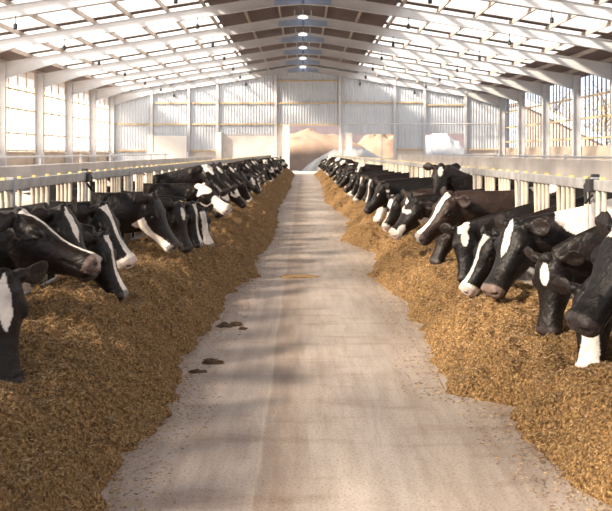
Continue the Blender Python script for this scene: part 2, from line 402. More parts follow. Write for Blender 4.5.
# aisles behind the cows: low partition walls and cubicle rails
for s, X, h, nm in ((-1, 6.6, 1.28, 'left'), (1, 6.9, 1.42, 'right')):
    block('partition_wall', min(s * X, s * (X + .2)), max(s * X, s * (X + .2)), 2, 62, -.12, h, 'conc', f'long low concrete partition wall behind the {nm} row of cows', 'low wall')
    t = empty('cubicle_rail', (s * 10.2, 0, 0))
    for z in (.9, 1.42): MB().tube([(0, 8, z), (0, 64, z)], .04).build('rail', M['steel'], t)
    for y in range(9, 64, 6): MB().box(-.05, .05, y - .05, y + .05, -.12, 1.5).build('post', M['steel'], t)
    tag(t, f'long galvanised rail fence near the {nm} side wall', 'rail fence')
for s, nm in ((-1, 'left'), (1, 'right')):
    block('curb_wall', min(s * 2.17, s * 2.33), max(s * 2.17, s * 2.33), .9, 61.5, -.12, .32, 'tan', f'low concrete curb under the {nm} headlock fence', 'curb')

# ---------------------------------------------------------------- outside
def heap(name, cx, cy, rx, ry, h, m, label, seed, kind='stuff', flat=1.6):
    n = 40; k = 60; g = [(r, a) for r in range(n) for a in range(k)]
    P = np.array([(rx * (r + .5) / n * math.cos(a * 2 * math.pi / k), ry * (r + .5) / n * math.sin(a * 2 * math.pi / k)) for r, a in g])
    rr = np.array([(r + .5) / n for r, a in g])
    z = h * np.clip(1 - rr ** (1.25 * flat), 0, 1) + h * .10 * fbm(np.c_[P / max(rx, ry) * 6, P[:, 0] * 0], seed) * (1 - rr)
    v = [(cx + p[0], cy + p[1], -.13 + q) for p, q in zip(P, z)]
    f = [(r * k + a, (r + 1) * k + a, (r + 1) * k + (a + 1) % k, r * k + (a + 1) % k) for r in range(n - 1) for a in range(k)] + [list(range(k))]
    o = MB().add(v, f).build(name, M[m], None, True); return tag(o, label, 'heap', None, kind)
heap('sand_heap', .5, 77, 8.0, 5, 3.5, 'sand', 'brown sandy heap outside beyond the far doorway', 3)
heap('sand_heap', 7.8, 86, 4.5, 3.5, 3.6, 'sand', 'brown sandy heap seen through the opening right of the doorway', 5)
heap('white_heap', 3.9, 70.5, 4.2, 1.4, 2.1, 'lime', 'white powdery heap sloping up at the right of the far doorway', 8)
heap('white_heap', 12.2, 76, 3.3, 3, 3.4, 'lime', 'white mound behind the opening far right in the gable', 9)
block('bunker_wall', -8, 20, 91, 91.4, -.13, 4.6, 'mauve', 'mauve concrete bunker wall beyond the heaps', 'wall')
block('door_apron', -1.55, -.35, YW + .4, 72, -.135, .03, 'white', 'pale concrete apron outside the far doorway', 'apron')
block('door_sill', -1.6, 3.5, 61.6, 68.6, .0, .05, 'white', 'pale concrete strip across the aisle before the far doorway', 'concrete strip')
sh = empty('farm_shed', (-.6, 74, -.13))
MB().prism([(19.6, 0), (26.5, 0), (26.5, 2.5), (19.6, 5.9)], 0, 12).build('wall', M['purlin'], sh)
MB().prism([(19.2, 6.05), (26.9, 2.25), (26.9, 2.9), (19.2, 6.7)], -.4, 12.4).build('roof_edge', M['white'], sh)
tag(sh, 'brown shed with a pale sloping roof outside the right wall', 'shed')
def tree(x, y, h, r, seed, label):
    t = empty('tree', (x, y, -.13)); rnd = random.Random(seed); np.random.seed(seed)
    m = MB(); m.tube([(0, 0, 0), (.1, 0, h * .3), (0, .1, h * .6), (.1, 0, h * .85)], [.22, .17, .1, .04])
    for k in range(9):
        a = rnd.random() * 6.3; z = h * (.25 + .06 * k); l = r * .8
        m.tube([(0, 0, z), (l * .5 * math.cos(a), l * .5 * math.sin(a), z + .5 * l), (l * math.cos(a), l * math.sin(a), z + .8 * l)], [.07, .045, .02], 6)
    m.build('trunk', M['bark'], t)
    n = 1500; d = np.random.normal(size=(n, 3)); d /= np.linalg.norm(d, axis=1)[:, None]
    rad = np.random.random(n) ** .5; p = d * rad[:, None] * np.array([r, r, h * .42]) + np.array([0, 0, h * .58])
    p += .5 * np.c_[fbm(p, seed), fbm(p, seed + 9), fbm(p, seed + 5)]
    V = []; F = []
    for i in range(n):
        u = Vector(np.random.normal(size=3)).normalized(); v = u.orthogonal().normalized(); c = Vector(p[i]); s = .10 + .08 * rnd.random()
        b = len(V); V += [c - u * s, c + v * s * .5, c + u * s, c - v * s * .5]; F.append((b, b + 1, b + 2, b + 3))
    MB().add(V, F).build('crown', M['leaf'], t)
    return tag(t, label, 'tree', 'trees beyond the right wall')
tree(27.5, 93, 8.5, 3.6, 1, 'brown tree outside the right wall, leftmost seen through the slats')
tree(34.5, 97, 10, 4.2, 2, 'brown tree outside the right wall, behind the shed roof')
tree(24.5, 62, 7.5, 3.0, 3, 'brown tree outside the right wall, nearest the camera')
tree(44, 108, 10, 4.5, 4, 'tall brown tree outside the right wall, furthest back')

# ---------------------------------------------------------------- headlock fences
G0 = 4.6; PITCH = .72; FX = 2.2
def panel_unit():
    t = empty('headlock_panel'); L_ = 3 * PITCH; a, b = -L_ / 2, L_ / 2
    m = MB().box(-.028, .028, a + .012, b - .012, 1.315, 1.395)
    m.box(-.032, .032, a + .012, a + .06, 1.305, 1.405); m.build('top_rail', M['rail'], t, False, .006)
    MB().tube([(0, a + .03, .46), (0, b - .03, .46)], .028).build('bottom_rail', M['rail'], t)
    MB().box(-.035, .035, a - .035, a + .035 - .03, .30, 1.41).build('post', M['rail'], t, False, .005)
    bar = MB().tube([(0, 0, .5), (0, 0, 1.33)], .0190, 10).mesh('bar'); bar.materials.append(M['bar']); bar.shade_smooth()
    lean = MB().tube([(0, -.03, .5), (0, -.03, .6), (0, .035, 1.33)], .018, 10).mesh('locking_bar'); lean.materials.append(M['bar']); lean.shade_smooth()
    def part(nm, me, y):
        o = bpy.data.objects.new(nm, me); C.objects.link(o); o.parent = t; o.location = (0, y, 0)
    cap = MB().box(-.015, .015, -.018, .018, 1.39, 1.412).mesh('latch'); cap.materials.append(M['yellow'])
    for i in range(3):
        y = a + PITCH * (i + .5)
        part('bar', bar, y + .165)
        part('locking_bar', lean, y - .19)
        part('bar', bar, y + .29)
        if i < 2: part('bar', bar, y + .42)
        part('latch', cap, y + .2); part('latch', cap, y - .16)
    return t
pan = panel_unit(); q = 0
num = ['nearest', 'second', 'third', 'fourth', 'fifth', 'sixth', 'seventh', 'eighth', 'ninth', 'tenth', 'eleventh', 'twelfth', 'thirteenth', 'fourteenth', 'fifteenth', 'sixteenth', 'seventeenth', 'eighteenth', 'nineteenth', 'twentieth']
num += ['twenty-' + a for a in ('first', 'second', 'third', 'fourth', 'fifth', 'sixth', 'seventh', 'eighth', 'ninth')] + ['thirtieth']
num += ['thirty-' + a for a in ('first', 'second', 'third', 'fourth', 'fifth', 'sixth', 'seventh', 'eighth', 'ninth')] + ['fortieth']
for s, nm in ((-1, 'left'), (1, 'right')):
    for k in range(26):
        o = pan if q == 0 else copy_tree(pan); q += 1
        o.location = (s * FX, G0 + PITCH * (3 * k - 2), 0)
        tag(o, f'galvanised headlock fence panel on the {nm}, {num[k] + (" the camera" if k == 0 else " from the camera")}', 'fence panel', f'headlock panels on the {nm}')
for s, y, nm in ((-1, G0 + PITCH * 5.5, 'left'), (1, G0 + PITCH * 2.5, 'right')):
    t = empty('gate_latch', (s * FX, y, 0))
    MB().box(-.06, .06, -.05, .05, 1.30, 1.40).box(-.03, .03, -.02, .02, 1.40, 1.435).build('catch', M['iron'], t, False, .008)
    MB().tube([(-.05 * s, -.08, 1.28), (-.07 * s, 0, 1.22), (-.05 * s, .08, 1.34), (0, .12, 1.40)], .014, 8).build('lever', M['iron'], t)
    tag(t, f'black iron latch on the top rail of the {nm} fence', 'latch')

# ---------------------------------------------------------------- cows
H_RINGS = [(-.05, -.035, .17, .070), (0, .012, .225, .100), (.07, .022, .275, .126), (.14, .014, .290, .133), (.21, -.002, .268, .117), (.28, -.016, .225, .098),
           (.35, -.018, .185, .084), (.42, -.010, .168, .082), (.47, .0, .165, .092), (.505, -.004, .150, .094), (.53, -.02, .115, .080), (.544, -.045, .065, .055)]
def cow_mesh(name, poll, muz, face, hs=1.0, voxel=.011, pattern='black', seed=0, neckw=1.0, zbase=1.03):
    rnd = random.Random(seed)
    P = Vector(poll); a = (Vector(muz) - P).normalized(); f_ = Vector(face); u = (f_ - a * f_.dot(a)).normalized(); r = a.cross(u).normalized()
    def H(t, uu, rr): return P + (a * t + u * uu + r * rr) * hs
    mb = MB(); n = 24
    # trunk
    T = [(-2.32, 1.12, .10, .08), (-2.27, 1.05, .21, .17), (-2.05, 1.01, .28, .25), (-1.8, .97, .32, .28), (-1.45, .93, .34, .31), (-1.1, .92, .345, .315), (-.8, .95, .34, .27), (-.55, .98, .33, .21), (-.36, 1.0, .29, .17), (-.24, .99, .2, .10)]
    rs = []
    for x, z, h, w_ in T:
        ring = []
        for k in range(n):
            an = 2 * math.pi * k / n; c, s = math.cos(an), math.sin(an)
            e = .82; ring.append(Vector((x, w_ * math.copysign(abs(c) ** e, c) * (1 - .12 * max(s, 0)), z + h * math.copysign(abs(s) ** e, s))))
        rs.append(ring)
    mb.rings(rs)
    # neck through the fence
    N = H(.045, -.125, 0); zf = zbase + .34 * (N.z - 1.0); zf = min(1.24, max(.90, zf))
    K = [Vector((-1.0, 0, .98)), Vector((-.6, 0, 1.09)), Vector((0, 0, zf)), N, N + (N - Vector((0, 0, zf))).normalized() * .3]
    hw = [(.33, .20), (.238, .130), (.175, .112)]
    rs = []; m_ = 22
    for i in range(m_ + 1):
        g = i / m_ * 2; j = min(1, int(g)); q = g - j
        p0, p1, p2, p3 = K[j:j + 4]
        pt = .5 * ((2 * p1) + (p2 - p0) * q + (2 * p0 - 5 * p1 + 4 * p2 - p3) * q * q + (3 * p1 - p0 - 3 * p2 + p3) * q ** 3)
        tg = .5 * ((p2 - p0) + 2 * (2 * p0 - 5 * p1 + 4 * p2 - p3) * q + 3 * (3 * p1 - p0 - 3 * p2 + p3) * q * q)
        tg.normalize(); z_ = Vector((0, 0, 1)); up0 = z_ - tg * z_.dot(tg)
        wgt = g / 2; up = (up0.normalized() * (1 - wgt * .6) + (u - tg * u.dot(tg)) * wgt * .6).normalized(); sd = tg.cross(up)
        h = hw[j][0] * (1 - q) + hw[j + 1][0] * q; w_ = (hw[j][1] * (1 - q) + hw[j + 1][1] * q) * neckw
        ring = []
        for k in range(n):
            an = 2 * math.pi * k / n; c, s = math.cos(an), math.sin(an)
            ww = w_ * (1 - .25 * max(s, 0) - .35 * max(-s - .3, 0)); hh = h * (1.0 if s > 0 else 1.12)
            ring.append(pt + sd * ww * c + up * hh * s)
        rs.append(ring)
    mb.rings(rs)
    # head
    rs = []
    for t, top, dep, w_ in H_RINGS:
        ring = []; cu = top - dep * .42
        for k in range(n):
            an = 2 * math.pi * k / n; c, s = math.cos(an), math.sin(an)
            if s > 0: uu = cu + (top - cu) * abs(s) ** .8; ww = w_ * math.copysign(abs(c) ** .72, c)
            else: uu = cu - (dep - (top - cu)) * abs(s) ** .95; ww = w_ * math.copysign(abs(c) ** .8, c) * (1 - .22 * abs(s))
            ring.append(H(t, uu, ww))
        rs.append(ring)
    mb.rings(rs)
    for sg in (-1, 1):
        E = lambda t, uu, rr, ra, rb, rc, tl=0: mb.ell(H(t, uu, rr * sg * 1.22), ((a + u * tl).normalized(), (u - a * tl).normalized(), r), (ra * hs, rb * hs, rc * hs))
        E(.155, -.030, .088, .050, .024, .028, -.1)      # brow
        E(.170, -.062, .088, .030, .026, .022)           # eyeball bulge
        E(.200, -.085, .082, .045, .018, .020)           # below the eye
        E(.115, -.155, .055, .100, .080, .045)           # cheek
        E(.300, -.075, .052, .090, .018, .018, -.15)     # facial crest
        E(.505, -.035, .048, .030, .028, .026)           # nostril wing
        E(.47, -.075, .050, .045, .035, .026)            # upper lip
        E(-.01, -.035, .085, .035, .04, .045)            # ear base
        # ear: flattened leaf
        e = (r * sg * .93 - a * .22 - u * rnd.uniform(.15, .40)).normalized(); wv = (u * .55 - a * .85); wv = (wv - e * wv.dot(e)).normalized(); th = e.cross(wv)
        b0 = H(.0, -.035, .10 * sg); rr_ = []
        for q, wd, tk, cu in ((-.02, .024, .02, 0), (.03, .040, .018, .006), (.07, .066, .013, .016), (.115, .072, .012, .018), (.155, .054, .010, .012), (.182, .018, .008, 0)):
            rr_.append([b0 + (e * q + wv * wd * math.cos(2 * math.pi * k / 12) + th * (max(tk, voxel * .75) * math.sin(2 * math.pi * k / 12) + cu * abs(math.cos(2 * math.pi * k / 12)))) * hs for k in range(12)])
        mb.rings(rr_)
    mb.ell(H(-.005, .004, 0), (a, u, r), (.045 * hs, .03 * hs, .05 * hs))            # poll tuft
    mb.ell(H(.47, -.118, 0), (a, u, r), (.05 * hs, .028 * hs, .045 * hs))            # chin
    mb.ell(H(.44, -.10, 0), (a, u, r), (.07 * hs, .03 * hs, .05 * hs))
    # legs, udder, tail
    for sy in (-1, 1):
        mb.tube([(-.55, sy * .14, .95), (-.52, sy * .16, .72), (-.5, sy * .16, .46), (-.51, sy * .16, .38), (-.50, sy * .16, .14), (-.47, sy * .16, .07), (-.46, sy * .16, 0)], [.13, .10, .058, .06, .038, .05, .062], 12)
        mb.tube([(-2.0, sy * .17, 1.0), (-1.88, sy * .2, .78), (-2.02, sy * .2, .56), (-2.12, sy * .2, .47), (-2.07, sy * .2, .3), (-2.04, sy * .2, .12), (-2.0, sy * .2, .06), (-1.99, sy * .2, 0)], [.2, .17, .08, .06, .042, .04, .05, .062], 12)
        mb.ell(Vector((-2.0, sy * .17, 1.19)), (Vector((1, 0, 0)), Vector((0, 1, 0)), Vector((0, 0, 1))), (.12, .07, .08))
    mb.ell(Vector((-1.72, 0, .62)), (Vector((1, 0, 0)), Vector((0, 1, 0)), Vector((0, 0, 1))), (.22, .18, .17))
    tr = max(.022, voxel * 1.1)
    mb.tube([(-2.25, 0, 1.22), (-2.36, 0, 1.1), (-2.4, 0, .9), (-2.38, 0, .62), (-2.38, 0, .4)], [tr * 1.4, tr * 1.2, tr, tr * 1.6, tr], 8)
    tmp = mb.mesh('tmp'); o = bpy.data.objects.new('tmp', tmp); C.objects.link(o)
    md = o.modifiers.new('r', 'REMESH'); md.mode = 'VOXEL'; md.voxel_size = voxel; md.use_smooth_shade = True
    ms = o.modifiers.new('s', 'SMOOTH'); ms.factor = .5; ms.iterations = 4 if voxel < .015 else 2
    dg = bpy.context.evaluated_depsgraph_get(); me = bpy.data.meshes.new_from_object(o.evaluated_get(dg))
    bpy.data.objects.remove(o); bpy.data.meshes.remove(tmp); me.name = name
    # colours and small creases
    nv = len(me.vertices); co = np.empty(nv * 3); me.vertices.foreach_get('co', co); co = co.reshape(-1, 3)
    d = (co - np.array(P)) / hs; A_, U_, R_ = (np.array(x) for x in (a, u, r)); t = d @ A_; uu = d @ U_; rr = d @ R_
    inh = (t > -.06) & (t < .6) & (uu > -.30) & (uu < .08) & (abs(rr) < .17)
    ear = (abs(rr) > .122) & (abs(t) < .13) & (abs(uu + .06) < .14)
    if voxel < .015:
        for sg in (-1, 1):   # nostril hollow
            q = ((t - .525) / .020) ** 2 + ((uu + .040) / .016) ** 2 + ((rr - sg * .048) / .03) ** 2
            k = np.exp(-q) * .022 * inh; co -= (A_ * .7 + R_ * sg * .5)[None] * k[:, None] * hs
        g = np.exp(-((uu + .098 - .05 * (t - .54)) / .008) ** 2) * ((t > .36) & (t < .56)) * inh * .011     # mouth line
        co -= (R_[None] * np.sign(rr)[:, None] * .8 + A_[None] * (t > .52)[:, None]) * g[:, None] * hs
        me.vertices.foreach_set('co', co.ravel()); me.update()
    nz = fbm(co * 9, seed + 11, 3) * .010 + fbm(co * 3, seed + 40, 2) * .010
    col = np.tile(np.array([.0048, .0038, .0042]), (nv, 1)); warm = np.clip(fbm(co * 1.7, seed + 3, 2) * .8 + .2, 0, 1)[:, None]
    col = col * (1 - warm) + np.array([.013, .0075, .006]) * warm
    if 'brown' in pattern: col = col * .35 + np.array([.026, .0145, .0105]) * .8
    white = np.zeros(nv, bool)
    body = (co[:, 0] < -.05)
    thr = {'spotty': .10}.get(pattern.split('+')[-1], .42)
    white |= body & (fbm(co * np.array([1.3, 1.0, 1.5]) + seed * 3.7, seed, 3) > thr)
    white |= body & (co[:, 2] < .34)
    pp = set(pattern.split('+'))
    hd = inh & ~ear
    if 'spotty' in pp: white |= hd & (fbm(co * 5 + seed, seed + 2, 2) > .25)
    if 'star' in pp: white |= hd & (((t - .105) / .075) ** 2 + (rr / .036) ** 2 + nz * 14 < 1) & (uu > -.05)
    if 'longstar' in pp: white |= hd & (abs(rr + nz) < .034 * np.clip(1.2 - ((t - .12) / .13) ** 2, 0, 1)) & (uu > -.05)
    if 'blaze' in pp: white |= hd & (abs(rr + nz * .7) < .022 + .03 * np.clip((.12 - t) / .12, 0, 1) + .02 * np.clip((t - .3) / .2, 0, 1)) & (uu > -.06) & (t > .0)
    if 'wide' in pp: white |= hd & (abs(rr + nz) < .048 + .03 * np.clip((t - .3) / .2, 0, 1)) & (uu > -.09) & (t > .02)
    if 'tip' in pp: white |= hd & (t > .45 + nz) 
    if 'jaw' in pp: white |= inh & (uu < -.135 + .12 * np.clip((t - .3) / .2, 0, 1) + nz) & (t > .13)
    if 'poll' in pp: white |= hd & (t < .07 + nz * 3) & (uu > -.12) & (abs(rr + nz) < .08 + nz * 2)
    if 'face' in pp: white |= hd & ~((((t - .17) / .085) ** 2 + ((uu + .06) / .065) ** 2 < 1 + nz * 20)) & (t > .03) & ~((uu < -.17) & (t < .2))
    if 'neck' in pp: white |= (co[:, 0] > -.12) & (co[:, 0] < .20 + nz * 2) & (co[:, 2] > zf + .04 + nz * 3 + .5 * (co[:, 0] - .1)) & ~inh
    if 'throat' in pp: white |= (co[:, 0] > .05) & (co[:, 2] < zf - .16 + nz * 3) & (t < .1)
    wcol = np.array([.80, .74, .68])
    col[white] = wcol
    mz = hd & (t > .475) & (uu > -.105)
    skin = np.array([.05, .040, .040]) if not ('face' in pp or 'tip' in pp) else np.array([.42, .31, .28])
    if 'pink' in pp: skin = np.array([.20, .14, .12])
    col[mz] = col[mz] * .25 + skin * .75
    for sg in (-1, 1):
        col[inh & (((t - .527) / .016) ** 2 + ((uu + .040) / .012) ** 2 + ((rr - sg * .052) / .03) ** 2 < 1)] = (.006, .005, .005)
        col[inh & (((t - .172) / .036) ** 2 + ((uu + .062) / .026) ** 2 < 1) & (rr * sg > .085)] = (.012, .009, .008)
    inner = ear & (abs(rr) > .135)
    col[inner] = col[inner] * .5 + np.array([.022, .014, .013]) * .5
    at = me.color_attributes.new('coat', 'FLOAT_COLOR', 'POINT')
    at.data.foreach_set('color', np.c_[col, np.ones(nv)].ravel()); me.materials.clear(); me.materials.append(M['coat']); me.shade_smooth()
    marks = [(H(.172, -.060, sg * .1125), hs) for sg in (-1, 1)], [(H(-.035, -.085, sg * .165)) for sg in (-1, 1)]
    return me, marks
eye_me = MB().ell(Vector((0, 0, 0)), (Vector((1, 0, 0)), Vector((0, 1, 0)), Vector((0, 0, 1))), (.0205, .0205, .0205), 16, 10).mesh('eye'); eye_me.materials.append(M['eye']); eye_me.shade_smooth()
tag_me = MB().box(-.022, .022, -.004, .004, -.03, .024).mesh('ear_tag'); tag_me.materials.append(M['tagm'])
def place_cow(me, marks, side, y0, label, group, eyes=True, tags=False, rz=0, sc=1.0):
    t = bpy.data.objects.new('dairy_cow', me); C.objects.link(t)
    t.location = (side * FX, y0, -.12); t.rotation_euler.z = (math.pi if side > 0 else 0) + rz; t.scale = (sc,) * 3
    tag(t, label, 'cow', group)
    if eyes:
        for p, hs in marks[0]:
            e = bpy.data.objects.new('eye', eye_me); C.objects.link(e); e.parent = t; e.location = p; e.scale = (hs,) * 3
    if tags:
        for p in marks[1][:tags]:
            e = bpy.data.objects.new('ear_tag', tag_me); C.objects.link(e); e.parent = t; e.location = p; e.rotation_euler = (0, .2, .3)
    return t
def loc(side, y0, X, Y, Z):
    Z += .12
    return (FX - X * side if side > 0 else FX + X, (y0 - Y) if side > 0 else (Y - y0), Z)
def vec(side, v): return (-v[0], -v[1], v[2]) if side > 0 else v
# side, grid row, poll X,Z, muzzle X,Z, muzzle dY, face direction (world), head scale, pattern, tags, label
NEAR = [
 (-1, 0, (-1.62, .92), (-1.56, .45), -.08, (.7, -.7, .1), 1.12, 'throat+longstar', 0, 'black cow nearest on the left, head bent low with white forehead streak'),
 (-1, 1, (-1.762, 1.215), (-1.30, .975), -.04, (.5, .05, .9), 1.1, 'blaze+throat+pink', 0, 'black cow nearest on the left raising its head in profile'),
 (-1, 2, (-1.70, 1.19), (-1.47, .78), -.03, (.8, -.35, .4), .98, 'longstar', 0, 'black cow on the left with thin white blaze behind the raised head'),
 (-1, 3, (-1.58, .93), (-1.385, .47), -.03, (.95, -.22, .2), .97, 'blaze', 0, 'black cow on the left nosing the feed, its narrow blaze ending in black muzzle'),
 (-1, 4, (-1.76, 1.12), (-1.45, .62), -.04, (.9, -.33, .4), 1.08, 'blaze+tip', 0, 'black cow on the left with long blaze widening into a white muzzle'),
 (-1, 6, (-1.56, 1.13), (-1.32, .68), -.03, (.7, -.2, .5), 1.1, 'jaw', 0, 'black cow on the left in profile with white lower jaw and chin'),
 (-1, 7, (-1.40, 1.00), (-1.27, .56), -.05, (.9, -.45, .2), 1.0, 'star', 1, 'black cow with small white star, just past the white-jawed cow'),
 (-1, 8, (-1.34, .96), (-1.23, .53), -.05, (.9, -.3, .2), 1.0, 'blaze', 0, 'black cow with white blaze, second past the white-jawed cow'),
 (-1, 9, (-1.33, .84), (-1.20, .43), -.08, (.6, -.7, .2), .95, 'wide', 0, 'cow on the left with its white-fronted head low under the white-faced cow'),
 (-1, 10, (-1.42, 1.12), (-1.00, .84), -.14, (.4, -.6, .7), 1.0, 'face+poll', 0, 'white-faced cow on the left with dark patch round the eye'),
 (-1, 11, (-1.42, 1.38), (-1.10, 1.04), -.20, (.5, -.7, .6), .95, 'poll+star', 0, 'cow on the left holding its head high just past the white-faced cow'),
 (1, 0, (1.75, 1.18), (1.50, .81), -.08, (-.7, -.45, .5), 1.12, 'poll', 0, 'black cow nearest on the right, head raised at the picture edge'),
 (1, 1, (1.80, .74), (1.735, .26), -.14, (-.5, -.85, .1), 1.0, 'wide+tip', 0, 'cow with broad white blaze, muzzle down in feed on the near right'),
 (1, 2, (1.73, .84), (1.69, .35), -.06, (-.75, -.6, .1), 1.0, 'star', 1, 'black cow on the right with white forehead mark and orange ear tag'),
 (1, 3, (1.68, 1.03), (1.42, .53), -.16, (-.72, -.45, .3), 1.12, 'longstar+neck+pink', 0, 'large black cow on the right, white diamond forehead and white neck patch'),
 (1, 4, (1.62, .86), (1.39, .42), -.03, (-.9, -.28, .2), 1.0, 'blaze+tip', 0, 'black cow with white nose tip, beside the large diamond-marked cow'),
 (1, 5, (1.56, .86), (1.54, .42), -.16, (-.25, -.95, .1), .95, 'poll+star', 0, 'cow on the right facing the camera with white poll, head down'),
 (1, 6, (1.53, 1.15), (1.21, .76), -.06, (-.8, -.42, .4), 1.08, 'brown+longstar+blaze', 0, 'brownish black cow on the right with star and thin blaze, seen side-on'),
 (1, 7, (1.62, .80), (1.48, .42), -.06, (-.6, -.6, .3), .92, 'black', 0, 'black cow on the right with head low behind the brownish cow'),
 (1, 8, (1.38, 1.02), (1.07, .64), -.10, (-.6, -.5, .4), 1.0, 'spotty+tip', 0, 'black cow on the right reaching far out with pale nose'),
 (1, 9, (1.80, 1.42), (1.73, 1.06), -.25, (-.25, -.9, .4), .92, 'star', 1, 'cow on the right facing the camera over the others, white star on forehead'),
]
for i, (s, g, p, m, dy, fc, hs, pat, tg, lab) in enumerate(NEAR):
    y0 = G0 + PITCH * g
    me, mk = cow_mesh('dairy_cow', loc(s, y0, p[0], y0, p[1]), loc(s, y0, m[0], y0 + dy, m[1]), vec(s, fc), hs, .0105 if g < 7 else .014, pat, 100 + i, 1.0, 1.02 if s < 0 else 1.04)
    place_cow(me, mk, s, y0, lab, 'cows feeding on the ' + ('left' if s < 0 else 'right'), g < 9, tg)
VAR = []
for i, (p, m, fc, pat) in enumerate([
    ((.80, 0, 1.02), (.92, -.05, .55), (.8, -.3, .2), 'blaze'), ((.72, .05, 1.15), (1.08, -.05, .80), (.5, -.2, .7), 'black'),
    ((.82, -.04, .90), (.95, -.1, .48), (.8, -.5, .2), 'face'), ((.66, .05, 1.32), (1.0, -.08, 1.02), (.5, -.5, .6), 'spotty+star'),
    ((.85, .03, .98), (1.06, .08, .58), (.8, .2, .3), 'wide+tip'), ((.74, -.06, 1.08), (.92, -.2, .68), (.6, -.7, .3), 'brown+star'),
    ((.60, 0, 1.25), (.84, -.18, .88), (.5, -.7, .4), 'poll+blaze+spotty'), ((.9, .02, 1.06), (1.16, 0, .70), (.7, -.1, .5), 'spotty')]):
    p = (p[0], p[1], p[2] + .12); m = (m[0], m[1], m[2] + .12)
    L2 = cow_mesh('dairy_cow', p, m, fc, .98, .021, pat, 200 + i)
    mm = [(p[0], -p[1], p[2]), (m[0], -m[1], m[2]), (fc[0], -fc[1], fc[2])]
    VAR.append((L2, cow_mesh('dairy_cow', mm[0], mm[1], mm[2], .98, .021, pat, 230 + i, 1.0, 1.05),
                ['cow with narrow white blaze', 'cow with all-black head', 'cow with white face', 'cow with high head and white star', 'cow with broad blaze and white nose', 'brownish cow with small star', 'cow with white poll and blaze', 'pied cow with dark face'][i]))
SHORT = cow_mesh('dairy_cow', (.38, .02, 1.12), (.50, -.03, .64), (.8, -.3, .2), .98, .021, 'longstar', 260)
for s in (-1, 1):
    nm = 'left' if s < 0 else 'right'
    for g in range(-6, 0):  # rows continued out of view, added so their shadows cover the left feed
        me, mk = SHORT if g >= -2 else VAR[(g * 3) % 8][0]
        place_cow(me, mk, s, G0 + PITCH * g, f'{nm}-row unseen black cow added beside the camera, {ords[-g - 1] if g < -1 else "first"} before the nearest one in view', f'unseen cows added beside the camera on the {nm}', False)
FAR = []
def nth(k):
    tens = ['', '', 'twenty', 'thirty', 'forty', 'fifty', 'sixty', 'seventy']
    return num[k - 1] if k < 20 else (tens[k // 10][:-1] + 'ieth' if k % 10 == 0 else tens[k // 10] + '-' + ['', 'first', 'second', 'third', 'fourth', 'fifth', 'sixth', 'seventh', 'eighth', 'ninth'][k % 10])
rnd = random.Random(5)
for s in (-1, 1):
    ng = 12 if s < 0 else 10; c = 0; last = -1
    for g in range(ng, 77):
        if rnd.random() < (.10 if g < 45 else .05): continue
        v = rnd.randrange(8)
        while v == last: v = rnd.randrange(8)
        last = v; me, mk = VAR[v][0 if s < 0 else 1]; c += 1
        nm = 'left' if s < 0 else 'right'
        FAR.append((me, mk, s, g, v, c))
for s, nm in ((-1, 'left'), (1, 'right')):
    L_ = [f for f in FAR if f[2] == s]
    for me, mk, _s, g, v, c in L_:
        k = len(L_) - c
        lab = f'{nm}-row {VAR[v][2]}, {"last" if k == 0 else nth(k + 1)} from the far end' if k else f'{nm}-row {VAR[v][2]}, the last one at the far end'
        place_cow(me, mk, s, G0 + PITCH * g, lab, f'cows feeding on the {nm}', False, 1 if (c % 4 == 0 and g < 40) else 0, R(rnd.uniform(-2, 2)), rnd.uniform(.94, 1.03))

# ---------------------------------------------------------------- feed
EL = [(-6, .86), (3.85, .88), (4.28, .95), (4.53, .94), (4.96, .84), (5.31, .83), (5.76, .81), (6.54, .95), (7.47, .84), (9.13, .84), (11, .64), (13.2, .7), (16, .56), (19.7, .6), (24, .72), (28.6, .66), (36, .55), (46, .62), (60, .6)]
ER = [(-6, 1.4), (3.9, 1.39), (4.29, 1.29), (4.74, 1.26), (5.31, 1.26), (5.64, .95), (6.3, .97), (7.35, 1.07), (9.28, 1.07), (11, .88), (13.2, 1.22), (15.3, .68), (18, .95), (20.3, 1.1), (26.7, .70), (34, .85), (46, .95), (60, .8)]
def feed_h(s, X, Y):
    T = EL if s < 0 else ER; Yn = np.interp(Y, [a for a, b in T], [b for a, b in T])
    wl = fbm(np.c_[Y * 1.1, Y * 0, Y * 0], 60 + s, 3) * .04 + fbm(np.c_[X * 6, Y * 6, Y * 0], 66 + s, 3) * .05
    e = Yn + wl; q = np.clip((X - e) / (2.14 - e), 0, 1)
    Hm = (.52 if s < 0 else .41) + .05 * fbm(np.c_[Y * .5, Y * 0, Y * 0], 70 + s, 2)
    prof = np.clip(np.sin(np.clip(q / .62, 0, 1) * np.pi / 2) ** .9, 0, 1) * (1 - .12 * np.clip((q - .62) / .38, 0, 1))
    l = fbm(np.c_[X * 3.2, Y * 2.4, Y * 0], 80 + s, 3) * .055 + fbm(np.c_[X * 13, Y * 11, Y * 0], 84 + s, 3) * .036
    sm = fbm(np.c_[X * 48, Y * 44, Y * 0], 90, 2) * .008
    return np.where(q > 0, Hm * prof + (l + sm) * np.clip(q * 7, 0, 1), -.02 + 0 * q)
